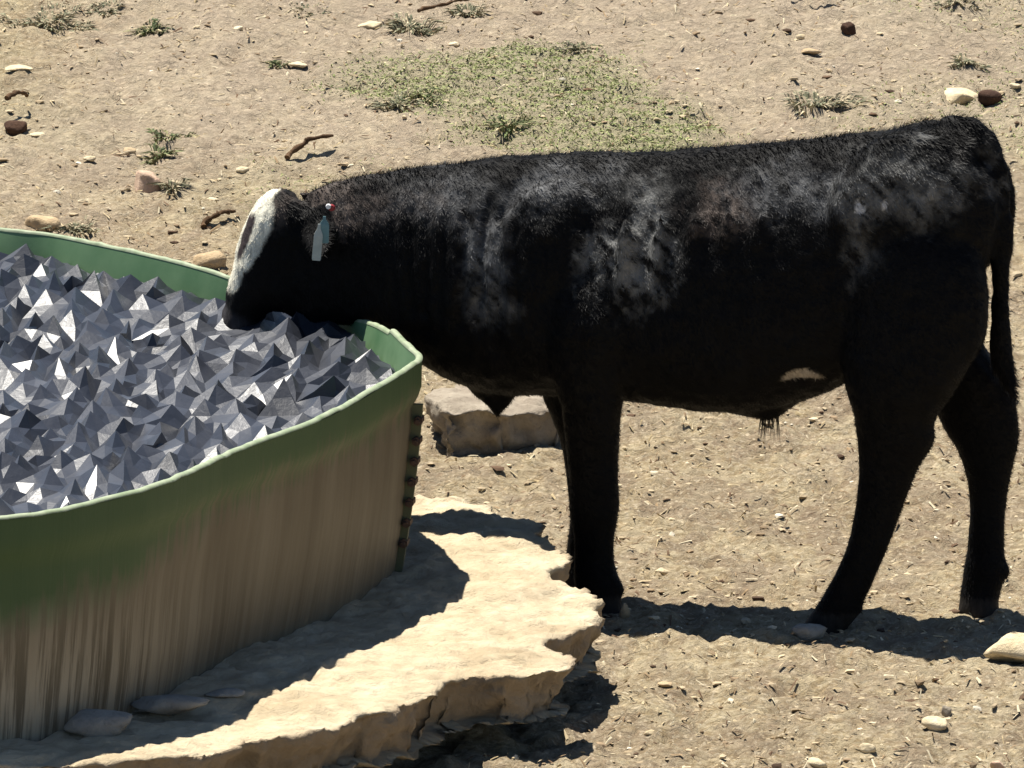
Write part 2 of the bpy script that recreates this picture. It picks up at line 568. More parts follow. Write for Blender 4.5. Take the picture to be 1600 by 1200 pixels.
# ------------------------------------------------------------------ stock tank
def build_tank():
    base = RIM.mean(0)
    root = empty("stock_tank", (base[0], base[1], Z_SLAB))
    tag(root, "large round green stock tank with brown stained wall and wavy rim", "water tank")
    inv = Vector((-base[0], -base[1], -Z_SLAB))
    def part(name, V, Fc, mat, parent=root, smooth=True):
        me = mesh_from(name, np.asarray(V) + np.array(inv), Fc, smooth)
        return link(name, me, mat, parent)
    def sweep(profile):
        """profile: list of (offset outward, z below rim as fraction or metres)"""
        V = []
        for off, dz in profile:
            o = off if np.ndim(off) else np.full(NR, off)
            V.append(np.column_stack([RIM + NRM * np.asarray(o)[:, None], RZ + dz if np.ndim(dz) == 0 else dz]))
        n = len(profile)
        V = np.concatenate(V)
        k = np.arange(NR)
        Fc = np.concatenate([np.stack([j * NR + k, j * NR + (k + 1) % NR, (j + 1) * NR + (k + 1) % NR, (j + 1) * NR + k], 1) for j in range(n - 1)])
        return V, Fc
    # outer wall, slightly bellied, narrower at the foot
    prof = []
    S3 = np.column_stack([ARC * 1.0, np.zeros(NR), np.zeros(NR)])
    H = Z_RIM - Z_SLAB + 0.03
    levels = np.linspace(0.0, 1.0, 26)
    for l in levels:
        w = 0.006 * np.sin(ARC * 3.1 + 2.0 * l) + 0.004 * vnoise(np.column_stack([ARC * 2.5, np.full(NR, l * 4), np.zeros(NR)]), 8)
        lip = 0.016 * (1 - sstep(0.14, 0.19, l))           # thicker laminated collar round the top
        off = lip - 0.012 - 0.055 * l ** 1.6 + w * (0.3 + l)
        prof.append((off, RZ - 0.006 - l * (RZ - (Z_SLAB - 0.03) - 0.006)))
    V, Fc = sweep(prof)
    o = part("wall", V, Fc, TANK_M)
    sz = np.zeros((len(V), 3), np.float32)
    paint = np.zeros(len(V), np.float32)
    # how far down the green paint survives: most on the left, a hand's breadth on the right
    pxs = rim_px_pos[:, 0]
    keep = 0.10 + 0.12 * (1 - sstep(30, 420, pxs))
    for j, l in enumerate(levels):
        sl_ = slice(j * NR, (j + 1) * NR)
        sz[sl_, 0] = ARC
        sz[sl_, 1] = l * H
        paint[sl_] = keep
    a = o.data.attributes.new("sz", 'FLOAT_VECTOR', 'POINT'); a.data.foreach_set("vector", sz.ravel())
    a = o.data.attributes.new("paint", 'FLOAT', 'POINT'); a.data.foreach_set("value", paint)
    # inner lining
    V, Fc = sweep([(-0.0095, RZ - 0.004), (-0.020, RZ - 0.05), (-0.038, RZ - 0.15), (-0.065, RZ - 0.30), (-0.11, RZ * 0 + Z_SLAB + 0.03)])
    part("inner_lining", V, Fc, INNER_M)
    # rim: a rounded, rough-trimmed edge
    rg = 0.0018 * vnoise(np.column_stack([ARC * 30, np.zeros(NR), np.zeros(NR)]), 4)
    prof = [(-0.0108, RZ - 0.006), (-0.0100, RZ - 0.002 + rg), (-0.007, RZ + 0.0008 + rg), (-0.001, RZ + 0.0008 + rg), (0.0046, RZ - 0.002 + rg), (0.0054, RZ - 0.0055 + rg)]
    V, Fc = sweep(prof)
    part("rim", V, Fc, RIM_M)
    # bolted upright seam at the right end of the tank
    j = int(np.argmax(RIM[:, 0])) + 3
    c, n, t = RIM[j], NRM[j], tan_[j]
    def box(cx, hz0, hz1, out0, out1, half):
        bm = bmesh.new()
        vs_ = []
        for z in (hz0, hz1):
            k = 0.055 * ((Z_RIM - z) / H) ** 1.6
            for oo, tt in ((out0 - k, -half), (out1 - k, -half), (out1 - k, half), (out0 - k, half)):
                q = c + n * oo + t * (tt + cx)
                vs_.append(bm.verts.new((q[0] + inv.x, q[1] + inv.y, z + inv.z)))
        for f in ((0, 1, 2, 3), (7, 6, 5, 4), (0, 4, 5, 1), (1, 5, 6, 2), (2, 6, 7, 3), (3, 7, 4, 0)):
            bm.faces.new([vs_[q] for q in f])
        bmesh.ops.recalc_face_normals(bm, faces=bm.faces)
        return bm
    # the seam is built as short lengths so that it follows the belly of the wall
    fl_bm = bmesh.new()
    zz = np.linspace(Z_RIM - 0.10, Z_SLAB - 0.02, 9)
    vs_ = []
    for z in zz:
        k = 0.055 * ((Z_RIM - z) / H) ** 1.6
        row = []
        for oo, tt in ((-0.03 - k, -0.008), (0.012 - k, -0.008), (0.012 - k, 0.008), (-0.03 - k, 0.008)):
            q = c + n * oo + t * tt
            row.append(fl_bm.verts.new((q[0] + inv.x, q[1] + inv.y, z + inv.z)))
        vs_.append(row)
    for a0, a1 in zip(vs_[:-1], vs_[1:]):
        for q in range(4):
            fl_bm.faces.new([a0[q], a0[(q + 1) % 4], a1[(q + 1) % 4], a1[q]])
    fl_bm.faces.new(vs_[0]); fl_bm.faces.new(vs_[-1][::-1])
    bmesh.ops.recalc_face_normals(fl_bm, faces=fl_bm.faces)
    me = bpy.data.meshes.new("seam"); fl_bm.to_mesh(me); fl_bm.free()
    seam = link("seam", me, TANK_M, root)
    bme = None
    for z in np.linspace(Z_RIM - 0.135, Z_SLAB + 0.06, 7):
        k = 0.055 * ((Z_RIM - z) / H) ** 1.6
        if bme is None:
            bm = bmesh.new()
            r = bmesh.ops.create_cone(bm, cap_ends=True, segments=6, radius1=0.0105, radius2=0.0105, depth=0.044)
            r2 = bmesh.ops.create_cone(bm, cap_ends=True, segments=8, radius1=0.0055, radius2=0.0055, depth=0.066)
            bme = bpy.data.meshes.new("bolt"); bm.to_mesh(bme); bm.free()
        b = link("bolt", bme, BOLT_M, seam)
        q = c + n * (0.006 - k)
        b.location = (q[0] + inv.x, q[1] + inv.y, z + inv.z)
        b.rotation_euler = Vector((t[0], t[1], 0.0)).to_track_quat('Z', 'Y').to_euler()
    return root
build_tank()

# ------------------------------------------------------------------ water with sharp wind chop
def build_water():
    inner = RIM - NRM * 0.028
    lo, hi = inner.min(0), inner.max(0)
    stretch = np.array([[0.80, 0.25], [-0.12, 1.15]])
    def poisson(n_try, r, region_ok):
        cell = r / math.sqrt(2)
        grid = {}
        pts = []
        U = rng.random((n_try, 2)) * (hi - lo) + lo
        ok = region_ok(U)
        for p in U[ok]:
            g = (int(p[0] // cell), int(p[1] // cell))
            good = True
            for a in range(-2, 3):
                for b in range(-2, 3):
                    for q in grid.get((g[0] + a, g[1] + b), ()):
                        if (p[0] - q[0]) ** 2 + ((p[1] - q[1]) * 0.8) ** 2 < r * r:
                            good = False; break
                    if not good: break
                if not good: break
            if good:
                grid.setdefault(g, []).append(p)
                pts.append(p)
        return np.array(pts)
    def region(U):
        return inside_poly(U, inner) & (dist_poly(U, inner) > 0.02)
    # wind chop: slanting rows of lopsided pyramids, broad on the left, steep on the right
    CX, CY = 0.076, 0.150
    rows = int((hi[1] - lo[1]) / CY) + 3
    cols_ = int((hi[0] - lo[0]) / CX) + 30
    nodes, nh, apex, ah = [], [], [], []
    for r_ in range(-16, rows + 4):
        for c_ in range(-30, cols_ + 16):
            bx = lo[0] + c_ * CX + r_ * 0.050 + (0.5 * CX if r_ % 2 else 0)
            by = lo[1] + r_ * CY + c_ * 0.021
            nodes.append((bx + random.gauss(0, 0.010), by + random.gauss(0, 0.020))); nh.append(0.012 * random.random() + (0.022 if random.random() < 0.25 else 0))
            if random.random() < 0.98:
                apex.append((bx + CX * 0.68 + random.gauss(0, 0.009), by + CY * 0.52 + random.gauss(0, 0.020)))
                ah.append(max(0.024, random.gauss(0.056, 0.009)))
    nodes, nh, apex, ah = np.array(nodes), np.array(nh), np.array(apex), np.array(ah)
    k = region(nodes); nodes, nh = nodes[k], nh[k]
    k = region(apex); apex, ah = apex[k], ah[k]
    ring = inner[np.arange(0, NR, 2)]
    P = np.concatenate([ring, nodes, apex])
    Hh = np.concatenate([0.008 + 0.016 * rng.random(len(ring)), nh, ah])
    # calmer water round the muzzle
    mz = at_z(374, 535, Z_WATER)[:2]
    calm = 1 - 0.75 * np.exp(-((P[:, 0] - mz[0]) / 0.075) ** 2 - ((P[:, 1] - mz[1]) / 0.22) ** 2)
    Hh = Hh * calm
    edges = [(k, (k + 1) % len(ring)) for k in range(len(ring))]
    vo, eo, fo, ov, oe, of_ = delaunay_2d_cdt([Vector((p[0], p[1] * 0.5)) for p in P], edges, [], 1, 1e-5)
    H2 = np.array([Hh[o[0]] if o else 0.01 for o in ov])
    V = np.array([[v.x, v.y * 2.0, Z_WATER + h] for v, h in zip(vo, H2)])
    tri = np.array([list(f) for f in fo])
    # split each facet once with slightly sagging mid points, so crests are curved and thin
    emap = {}
    newV = list(V)
    def midp(a, b):
        k = (min(a, b), max(a, b))
        if k not in emap:
            m = (V[a] + V[b]) / 2
            dh = abs(V[a][2] - V[b][2])
            hm = m[2] - Z_WATER
            m = m + np.array([random.uniform(-1, 1) * 0.005, random.uniform(-1, 1) * 0.005, -0.04 * dh - 0.34 * max(hm - 0.5 * dh, 0) + random.uniform(-1, 1) * 0.003])
            emap[k] = len(newV)
            newV.append(m)
        return emap[k]
    T = []
    for a, b, c in tri:
        ab, bc, ca = midp(a, b), midp(b, c), midp(c, a)
        T += [(a, ab, ca), (b, bc, ab), (c, ca, bc), (ab, bc, ca)]
    me = mesh_from("water", np.array(newV), np.array(T), smooth=False)
    bm = bmesh.new(); bm.from_mesh(me); bmesh.ops.recalc_face_normals(bm, faces=bm.faces)
    if sum(f.normal.z for f in bm.faces) < 0: bmesh.ops.reverse_faces(bm, faces=bm.faces)
    bm.to_mesh(me); bm.free()
    for p_ in me.polygons: p_.use_smooth = False
    o = link("water", me, WATER_M)
    tag(o, "slate grey choppy water with sharp peaks inside the green tank", "water", kind="structure")
build_water()

# ------------------------------------------------------------------ broken concrete apron
def build_slab(poly, ztop, zbot, name, label, seed, tilt=(0, 0), mat=CONC_M):
    poly = np.array(poly)
    # ragged outline
    Q = []
    n = len(poly)
    for k in range(n):
        a, b = poly[k], poly[(k + 1) % n]
        m = max(2, int(np.linalg.norm(b - a) / 0.02))
        for j in range(m): Q.append(a + (b - a) * j / m)
    Q = np.array(Q)
    Q3 = np.column_stack([Q, np.zeros(len(Q))])
    Q = Q + 0.020 * np.stack([fbm(Q3, 8, 4, seed, 0.6), fbm(Q3, 8, 4, seed + 9, 0.6)], 1)
    m = len(Q)
    cenp = Q.mean(0)
    ztop_v = ztop + (Q - cenp) @ np.array(tilt)
    V = np.concatenate([np.column_stack([Q, ztop_v]), np.column_stack([Q, np.full(m, zbot)])])
    Fc = [list(range(m)), list(range(2 * m - 1, m - 1, -1))] + [[k, m + k, m + (k + 1) % m, (k + 1) % m] for k in range(m)]
    me = mesh_from(name, V, Fc)
    bm = bmesh.new(); bm.from_mesh(me); bmesh.ops.recalc_face_normals(bm, faces=bm.faces)
    bmesh.ops.triangulate(bm, faces=bm.faces)
    V = np.array([v.co[:] for v in bm.verts]); Fc = np.array([[v.index for v in f.verts] for f in bm.faces]); bm.free()
    bpy.data.meshes.remove(me)
    new = remesh(V, Fc, 0.011, 2)
    C = coords(new); N = normals(new)
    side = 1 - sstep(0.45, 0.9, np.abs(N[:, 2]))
    und = (ztop - C[:, 2]) / (ztop - zbot)
    disp = 0.006 * fbm(C, 5, 3, seed) + 0.0058 * fbm(C, 22, 4, seed + 3, 0.66)
    disp -= 0.011 * np.clip(1 - 3.2 * np.abs(vnoise(C * np.array([2.6, 2.6, 1]) + 0.35 * fbm(C, 7, 2, seed + 4)[:, None], seed + 31)), 0, 1) ** 3
    edge = sstep(0.10, 0.0, dist_poly(C[:, :2], poly))
    C = C + N * (disp + side * (0.015 * fbm(C, 9, 3, seed + 5) + 0.010 * fbm(C, 30, 3, seed + 6, 0.65)))[:, None]
    C[:, 2] += edge * 0.008 * fbm(C, 13, 3, seed + 8) - 0.005 * edge * (N[:, 2] > 0.5)
    # the broken face leans back under the slab
    hn = N.copy(); hn[:, 2] = 0
    C -= hn * (side * 0.055 * np.clip(und, 0, 1) ** 1.1)[:, None]
    new.vertices.foreach_set("co", C.astype(np.float32).ravel())
    new.update()
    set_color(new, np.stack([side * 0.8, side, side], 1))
    o = link(name, new, mat)
    recenter(o, (cenp[0], cenp[1], zbot))
    return tag(o, label, "concrete apron")

build_slab(SLABS[0][1], Z_SLAB - 0.005, 0.075, "concrete_apron", "cream broken concrete apron with ragged edge under the tank", 3)

# ------------------------------------------------------------------ the calf
def build_calf():
    SL = 0.30
    th = math.atan(SL)
    AX = np.array([math.cos(th), -math.sin(th), 0.0])      # towards the tail
    LAT = np.array([math.sin(th), math.cos(th), 0.0])      # away from the camera
    ORG = np.array([0.85, 0.02, 0.0])
    def mid(px, py, lat=0.0):
        """point of the photograph on the animal's midplane shifted by lat"""
        d = ray(px, py)
        o = ORG + LAT * lat
        return CAM + d * (((o - CAM) @ LAT) / (d @ LAT))
    parts_v, parts_f = [], []
    def add(V, Fc):
        off = sum(len(v) for v in parts_v)
        parts_v.append(np.asarray(V)); parts_f.extend([[q + off for q in f] for f in Fc])
    def loft(rings, sub=5, cap=True, round_ends=True):
        """rings: (centre, half vector u, half vector v, egg, power)"""
        A = np.array([np.concatenate([r[0], r[1], r[2], [r[3], r[4]]]) for r in rings])
        A = catmull(A, sub)
        n = 28
        V = []
        t = np.linspace(0, 2 * np.pi, n, endpoint=False)
        for a in A:
            c, u, v, egg, pw = a[:3], a[3:6], a[6:9], a[9], a[10]
            cs, sn = np.cos(t), np.sin(t)
            cu = np.sign(cs) * np.abs(cs) ** (2 / pw)
            sv = np.sign(sn) * np.abs(sn) ** (2 / pw)
            sv = sv * (1 - egg * cu)               # egg > 0: narrower on the +u side
            V.append(c + cu[:, None] * u + sv[:, None] * v)
        m = len(V)
        V = np.concatenate(V)
        Fc = []
        for j in range(m - 1):
            for k in range(n):
                Fc.append([j * n + k, j * n + (k + 1) % n, (j + 1) * n + (k + 1) % n, (j + 1) * n + k])
        Fc.append(list(range(n))[::-1]); Fc.append(list(range((m - 1) * n, m * n)))
        add(V, Fc)
    def sec(tp, bt, w, egg=0.12, pw=2.15, lat=0.0, lv=LAT):
        T, B = mid(*tp, lat), mid(*bt, lat)
        return ((T + B) / 2, (T - B) / 2, lv * (w / 2), egg, pw)
    # trunk and neck
    loft([sec((1535, 250), (1524, 410), 0.130, 0.0),
          sec((1527, 212), (1506, 500), 0.270, 0.05),
          sec((1490, 196), (1480, 545), 0.293, 0.10),
          sec((1430, 199), (1420, 575), 0.312, 0.14),
          sec((1350, 207), (1345, 590), 0.327, 0.16),
          sec((1270, 216), (1275, 618), 0.342, 0.18),
          sec((1190, 225), (1195, 640), 0.361, 0.20),
          sec((1090, 232), (1090, 638), 0.361, 0.22),
          sec((990, 237), (985, 624), 0.335, 0.24),
          sec((900, 238), (885, 618), 0.305, 0.24),
          sec((820, 241), (795, 616), 0.293, 0.20),
          sec((745, 249), (715, 596), 0.300, 0.12),
          sec((670, 259), (650, 556), 0.235, 0.05),
          sec((600, 270), (590, 512), 0.195, 0.0),
          sec((530, 283), (535, 508), 0.170, 0.0),
          sec((480, 297), (485, 514), 0.150, 0.0)])
    # head, turned a little towards the camera
    yaw = math.radians(24)
    HL = np.array([math.sin(th) * math.cos(yaw) + math.cos(th) * math.sin(yaw) * 0.0, math.cos(th), 0.0])
    AXH = (mid(365, 500) - mid(450, 330)); AXH /= np.linalg.norm(AXH)
    R = Matrix.Rotation(-yaw, 3, Vector(AXH))
    HLAT = np.array(R @ Vector(LAT))
    def hsec(fr, bk, w, egg=0.0, pw=2.3, lat=0.0):
        T, B = mid(*fr, lat), mid(*bk, lat)
        u = (T - B) / 2
        uu = np.array(R @ Vector(u))
        return ((T + B) / 2, uu, HLAT * (w / 2), egg, pw)
    loft([hsec((462, 296), (520, 400), 0.10),
          hsec((432, 289), (505, 452), 0.155),
          hsec((408, 306), (480, 500), 0.178, 0.05),
          hsec((390, 338), (462, 505), 0.185, -0.05),
          hsec((374, 378), (440, 490), 0.165, -0.05),
          hsec((363, 420), (418, 490), 0.130, 0.0),
          hsec((358, 455), (405, 502), 0.108, 0.0),
          hsec((352, 485), (400, 520), 0.112, 0.0),
          hsec((350, 512), (392, 536), 0.102, 0.0),
          hsec((356, 530), (384, 545), 0.070, 0.0)], 5)
    # brow over the eyes
    def blob(c, r, n=10):
        bm = bmesh.new()
        bmesh.ops.create_icosphere(bm, subdivisions=2, radius=1.0)
        V = np.array([v.co[:] for v in bm.verts]) * np.array(r) + np.array(c)
        Fc = [[v.index for v in f.verts] for f in bm.faces]
        bm.free(); add(V, Fc)
    EYE = mid(408, 388) - HLAT * 0.078
    blob(EYE + np.array([0.010, 0.006, 0.016]), (0.024, 0.020, 0.014))
    # legs: rows of (y, front x, rear x, lateral, lateral half width)
    def leg(rows, pw=2.1):
        R_ = []
        for y, x0, x1, lat, hw in rows:
            a, b = mid(x0, y, lat), mid(x1, y, lat)
            R_.append(((a + b) / 2, (a - b) / 2, LAT * hw, 0.0, pw))
        loft(R_, 5)
    leg([(310, 1370, 1480, -0.04, 0.05), (360, 1335, 1505, -0.075, 0.085), (430, 1312, 1541, -0.095, 0.10), (520, 1312, 1540, -0.105, 0.098), (590, 1320, 1502, -0.12, 0.086), (640, 1331, 1470, -0.125, 0.066),
         (660, 1335, 1460, -0.125, 0.056), (690, 1339, 1459, -0.125, 0.050), (735, 1342, 1434, -0.125, 0.038), (800, 1335, 1408, -0.125, 0.034), (860, 1321, 1386, -0.125, 0.032),
         (905, 1300, 1366, -0.125, 0.035), (940, 1280, 1350, -0.125, 0.040), (965, 1262, 1338, -0.125, 0.044), (985, 1250, 1322, -0.125, 0.050), (1003, 1240, 1316, -0.125, 0.053)])
    leg([(340, 1380, 1490, 0.04, 0.05), (420, 1380, 1520, 0.08, 0.09), (500, 1415, 1524, 0.105, 0.09), (545, 1432, 1536, 0.115, 0.085), (580, 1444, 1566, 0.12, 0.072), (610, 1450, 1582, 0.12, 0.062), (655, 1468, 1592, 0.12, 0.048),
         (700, 1494, 1590, 0.12, 0.040), (750, 1511, 1578, 0.12, 0.033), (800, 1515, 1571, 0.12, 0.031), (850, 1512, 1569, 0.12, 0.032),
         (890, 1506, 1572, 0.12, 0.038), (915, 1502, 1566, 0.12, 0.038), (940, 1499, 1560, 0.12, 0.045), (962, 1496, 1562, 0.12, 0.050)])
    leg([(360, 875, 960, -0.04, 0.05), (430, 855, 985, -0.085, 0.08), (510, 856, 990, -0.115, 0.085), (580, 866, 978, -0.11, 0.072), (640, 880, 969, -0.105, 0.058), (700, 884, 966, -0.10, 0.046),
         (755, 890, 966, -0.10, 0.042), (800, 891, 966, -0.10, 0.043), (842, 897, 960, -0.10, 0.032), (885, 897, 961, -0.10, 0.033),
         (915, 898, 971, -0.10, 0.040), (940, 900, 970, -0.10, 0.044), (968, 893, 972, -0.10, 0.052)])
    leg([(370, 875, 950, 0.04, 0.05), (440, 853, 962, 0.08, 0.075), (520, 858, 968, 0.11, 0.08), (600, 846, 960, 0.105, 0.065), (640, 858, 955, 0.10, 0.055), (680, 874, 950, 0.10, 0.048), (730, 884, 946, 0.10, 0.042),
         (800, 891, 946, 0.10, 0.039), (840, 888, 938, 0.10, 0.034), (880, 882, 934, 0.10, 0.036), (905, 876, 938, 0.10, 0.042), (945, 870, 940, 0.10, 0.050)])
    # tail
    tail = [(1470, 205, 22, 0.03), (1515, 205, 21, 0.03), (1546, 232, 18, 0.026), (1561, 285, 16, 0.021), (1565, 350, 17, 0.021), (1564, 430, 16, 0.021),
            (1563, 510, 16, 0.021), (1564, 555, 18, 0.022), (1573, 590, 12, 0.018), (1584, 622, 4, 0.008)]
    R_ = []
    for k, (x, y, r, hw) in enumerate(tail):
        a, b = mid(x, y, 0.0), mid(x + r, y, 0.0)
        rr = np.linalg.norm(b - a)
        x0, y0 = tail[max(k - 1, 0)][:2]; x1, y1_ = tail[min(k + 1, len(tail) - 1)][:2]
        d = mid(x1, y1_) - mid(x0, y0); d /= np.linalg.norm(d)
        u = np.cross(d, LAT); u /= np.linalg.norm(u)
        R_.append((a, u * rr, LAT * hw, 0.0, 2.0))
    loft(R_, 5)
    for (x_, y_, l_) in ((1340, 950, -0.125), (1570, 893, 0.12), (968, 922, -0.10)):
        blob(mid(x_, y_, l_), (0.014, 0.016, 0.018))            # dewclaws
    # dewlap fold and brisket, sheath
    loft([sec((740, 560), (735, 612), 0.05), sec((772, 580), (768, 640), 0.055), (sec((782, 600), (776, 655), 0.03)), sec((800, 600), (800, 628), 0.05)], 5)
    loft([sec((1150, 610), (1150, 646), 0.07), sec((1200, 610), (1203, 656), 0.045), sec((1245, 590), (1245, 630), 0.07)], 5)
    # shoulder and hip muscle masses
    c = mid(900, 430) - LAT * 0.09; blob(c, (0.19, 0.08, 0.24))
    c = mid(900, 430) + LAT * 0.09; blob(c, (0.19, 0.08, 0.24))
    c = mid(1440, 330) - LAT * 0.082; blob(c, (0.20, 0.08, 0.20))
    c = mid(1440, 330) + LAT * 0.082; blob(c, (0.20, 0.08, 0.20))
    for s in (-1, 1):                                       # hook bones and ribs
        for k in range(5):
            blob(mid(1010 + 52 * k, 420) + LAT * s * (0.164 - 0.003 * k), (0.026, 0.014, 0.16))
    # ears: cupped leaves
    def ear(basep, tip, w, face):
        basep, tip, face = np.array(basep), np.array(tip), np.array(face)
        d = tip - basep; L = np.linalg.norm(d); d /= L
        s = np.cross(d, face); s /= np.linalg.norm(s)
        nrm = np.cross(s, d)
        prof = [(0.0, 0.30), (0.15, 0.55), (0.4, 1.0), (0.65, 0.95), (0.85, 0.6), (1.0, 0.12)]
        rings = []
        for t, ww in prof:
            rings.append((basep + d * L * t - nrm * 0.010 * math.sin(math.pi * t), nrm * (0.011 if t < 0.95 else 0.006), s * (w / 2 * ww), 0.0, 2.0))
        loft(rings, 4)
    EB = mid(478, 324) - HLAT * 0.060
    ET = mid(506, 402, -0.155)
    ear(EB, ET, 0.078, -LAT + 0.2 * AX)
    ear(mid(470, 315) + HLAT * 0.06, mid(500, 345) + LAT * 0.16, 0.06, LAT)
    V = np.concatenate(parts_v)
    # keep every lofted piece closed and outward facing for the voxel remesh
    me0 = mesh_from("tmp", V, parts_f)
    bm = bmesh.new(); bm.from_mesh(me0); bmesh.ops.recalc_face_normals(bm, faces=bm.faces); bmesh.ops.triangulate(bm, faces=bm.faces)
    V = np.array([v.co[:] for v in bm.verts]); Fc = np.array([[v.index for v in f.verts] for f in bm.faces]); bm.free()
    bpy.data.meshes.remove(me0)
    me = remesh(V, Fc, 0.0075, 12)
    C = coords(me); N = normals(me)
    # slight muscle and coat relief
    amp = sstep(0.3, 0.55, C[:, 2])
    C = C + N * (0.0035 * fbm(C, 9, 3, 41) * amp + 0.0018 * fbm(C, 40, 3, 43) * (0.4 + amp))[:, None]
    qx, qy = to_px(C - ((C - ORG) @ LAT)[:, None] * LAT)
    fold = sstep(600, 660, qx) * (1 - sstep(820, 880, qx)) * sstep(290, 330, qy) * (1 - sstep(460, 520, qy))
    C = C + N * (0.0045 * fold * np.sin(qx / 4.6 + 0.012 * qy + 2.2 * fbm(C, 9, 2, 47)))[:, None]   # skin folds on neck and shoulder
    me.vertices.foreach_set("co", C.astype(np.float32).ravel()); me.update()
    N = normals(me)
    # markings in the animal's own coordinates (along the body, height), written as photo pixels on its midplane
    def body_px(C):
        q = C - ((C - ORG) @ LAT)[:, None] * LAT
        return to_px(q)
    def paint(C):
        X, Y = body_px(C)
        lat = (C - ORG) @ LAT
        n = len(C)
        col = np.tile(np.array([0.0038, 0.0036, 0.0038]), (n, 1))
        nz = fbm(C, 13, 5, 61, 0.7); hu = C @ (AX * 0.75 + np.array([0, 0, -0.66])); hv = C @ (AX * 0.66 + np.array([0, 0, 0.75]))
        nf = 1.3 * fbm(np.stack([hu * 0.22, hv, lat * 0.5], 1), 85, 3, 63, 0.7) + 0.5 * fbm(C, 30, 3, 65)
        def blotch(cx, cy, rx, ry, colr, amt, soft=0.5, grain=0.6):
            d = np.sqrt(((X - cx) / rx) ** 2 + ((Y - cy) / ry) ** 2) + 0.34 * nz
            k = np.clip(sstep(1.0, 1.0 - soft, d + 0.18 * nf) * (0.85 + grain * nf) * amt, 0, 1)[:, None]
            col[:] = col * (1 - k) + np.array(colr) * k
        dust_sheen = (0.165, 0.165, 0.160); brown = (0.10, 0.080, 0.069); grey = (0.122, 0.124, 0.128)  # dust and brown tinge, with sunlit sheen painted into the coat colour
        blotch(560, 310, 190, 45, brown, 0.55, 0.7)
        blotch(436, 312, 42, 34, brown, 0.6, 0.6)
        blotch(530, 325, 60, 45, brown, 0.7, 0.6)
        blotch(700, 300, 170, 60, grey, 0.45, 0.8)
        blotch(900, 280, 110, 50, grey, 0.7, 0.8)
        blotch(795, 400, 62, 105, grey, 0.75, 0.8)
        blotch(1020, 385, 95, 95, dust_sheen, 0.9, 0.6, 0.9)
        blotch(1020, 290, 70, 40, dust_sheen, 0.4, 0.8, 0.9)
        blotch(1140, 320, 80, 60, brown, 0.6, 0.8, 0.9)
        blotch(1280, 285, 120, 60, grey, 0.7, 0.7)
        blotch(1440, 270, 120, 80, dust_sheen, 0.85, 0.7)
        blotch(1370, 385, 45, 45, dust_sheen, 0.6, 0.8)
        fl = fbm(C, 55, 2, 91)
        k = (sstep(1.0, 0.5, np.sqrt(((X - 1385) / 75) ** 2 + ((Y - 304) / 13) ** 2)) * sstep(0.25, 0.5, fl) * (lat < 0))[:, None]
        col[:] = col * (1 - k) + np.array((0.55, 0.55, 0.55)) * k
        # white face with a dark patch, in head coordinates
        hd = C - mid(405, 400)
        h_lat = hd @ HLAT
        up = AXH
        along = hd @ AXH                                  # poll negative, muzzle positive
        fr = -np.array(np.cross(HLAT, AXH)); 
        if fr @ (mid(362, 420) - mid(420, 460)) < 0: fr = -fr
        front = hd @ fr
        is_head = (X < 470) & (Y < 560)
        edge_n = 0.010 * fbm(C, 26, 3, 71)
        xb = np.interp(Y, [285, 300, 330, 360, 380, 400, 420, 440, 452], [446, 444, 442, 438, 428, 411, 398, 388, 374])
        fm = sstep(4.0, -4.0, X - xb + 500 * edge_n) * sstep(455, 445, Y + 400 * edge_n) * is_head
        k = fm[:, None]
        col[:] = col * (1 - k) + np.array((0.80, 0.76, 0.62)) * k
        ux = (X - 398) * 0.9 + (Y - 362) * 0.42; vx = -(X - 398) * 0.42 + (Y - 362) * 0.9
        dp = np.sqrt((ux / 12.0) ** 2 + (vx / 42.0) ** 2) + 0.35 * fbm(C, 30, 3, 73)
        k = (fm * sstep(1.0, 0.8, dp))[:, None]
        col[:] = col * (1 - k) + np.array((0.055, 0.042, 0.042)) * k
        eb_, et_ = mid(478, 324) - HLAT * 0.060, mid(506, 402, -0.155)
        tt = np.clip(((C - eb_) @ (et_ - eb_)) / ((et_ - eb_) @ (et_ - eb_)), 0, 1.1)
        k = ((np.linalg.norm(C - eb_ - tt[:, None] * (et_ - eb_), axis=1) < 0.052) * (lat < -0.05))[:, None]             # the ear stays black
        col[:] = col * (1 - k) + np.array((0.0038, 0.0036, 0.0038)) * k
        # muzzle: damp grey brown nose
        k = (sstep(0.125, 0.15, along) * is_head * 0.8)[:, None]
        col[:] = col * (1 - k) + np.array((0.055, 0.050, 0.052)) * k
        # pale beige crescent at the flank fold
        d = np.sqrt(((X - 1275) / 34) ** 2 + ((Y - 566 - 0.012 * (X - 1275) ** 2) / 9) ** 2)
        k = (sstep(1.0, 0.7, d) * (lat < 0) * 0.8)[:, None]
        col[:] = col * (1 - k) + np.array((0.50, 0.42, 0.32)) * k
        # hooves
        k = (sstep(0.055, 0.045, C[:, 2]) * 0.8)[:, None]
        col[:] = col * (1 - k) + np.array((0.03, 0.027, 0.025)) * k
        return np.clip(col, 0.0025, 0.9)
    set_color(me, paint(C))
    root_base = ORG + AX * -0.35
    body = link("calf", me, COAT_M)
    tag(body, "black calf with white blaze bending its neck to drink from the tank", "calf")
    recenter(body, (root_base[0], root_base[1], 0.0))
    off = np.array([root_base[0], root_base[1], 0.0])
    # coat: short strands all over, longer along the back and on the tail switch
    me.calc_loop_triangles()
    nt = len(me.loop_triangles)
    tv = np.empty(nt * 3, np.int32); me.loop_triangles.foreach_get("vertices", tv); tv = tv.reshape(-1, 3)
    A, B_, D = C[tv[:, 0]], C[tv[:, 1]], C[tv[:, 2]]
    area = np.linalg.norm(np.cross(B_ - A, D - A), axis=1)
    NS = 150000
    pick = rng.choice(nt, NS, p=area / area.sum())
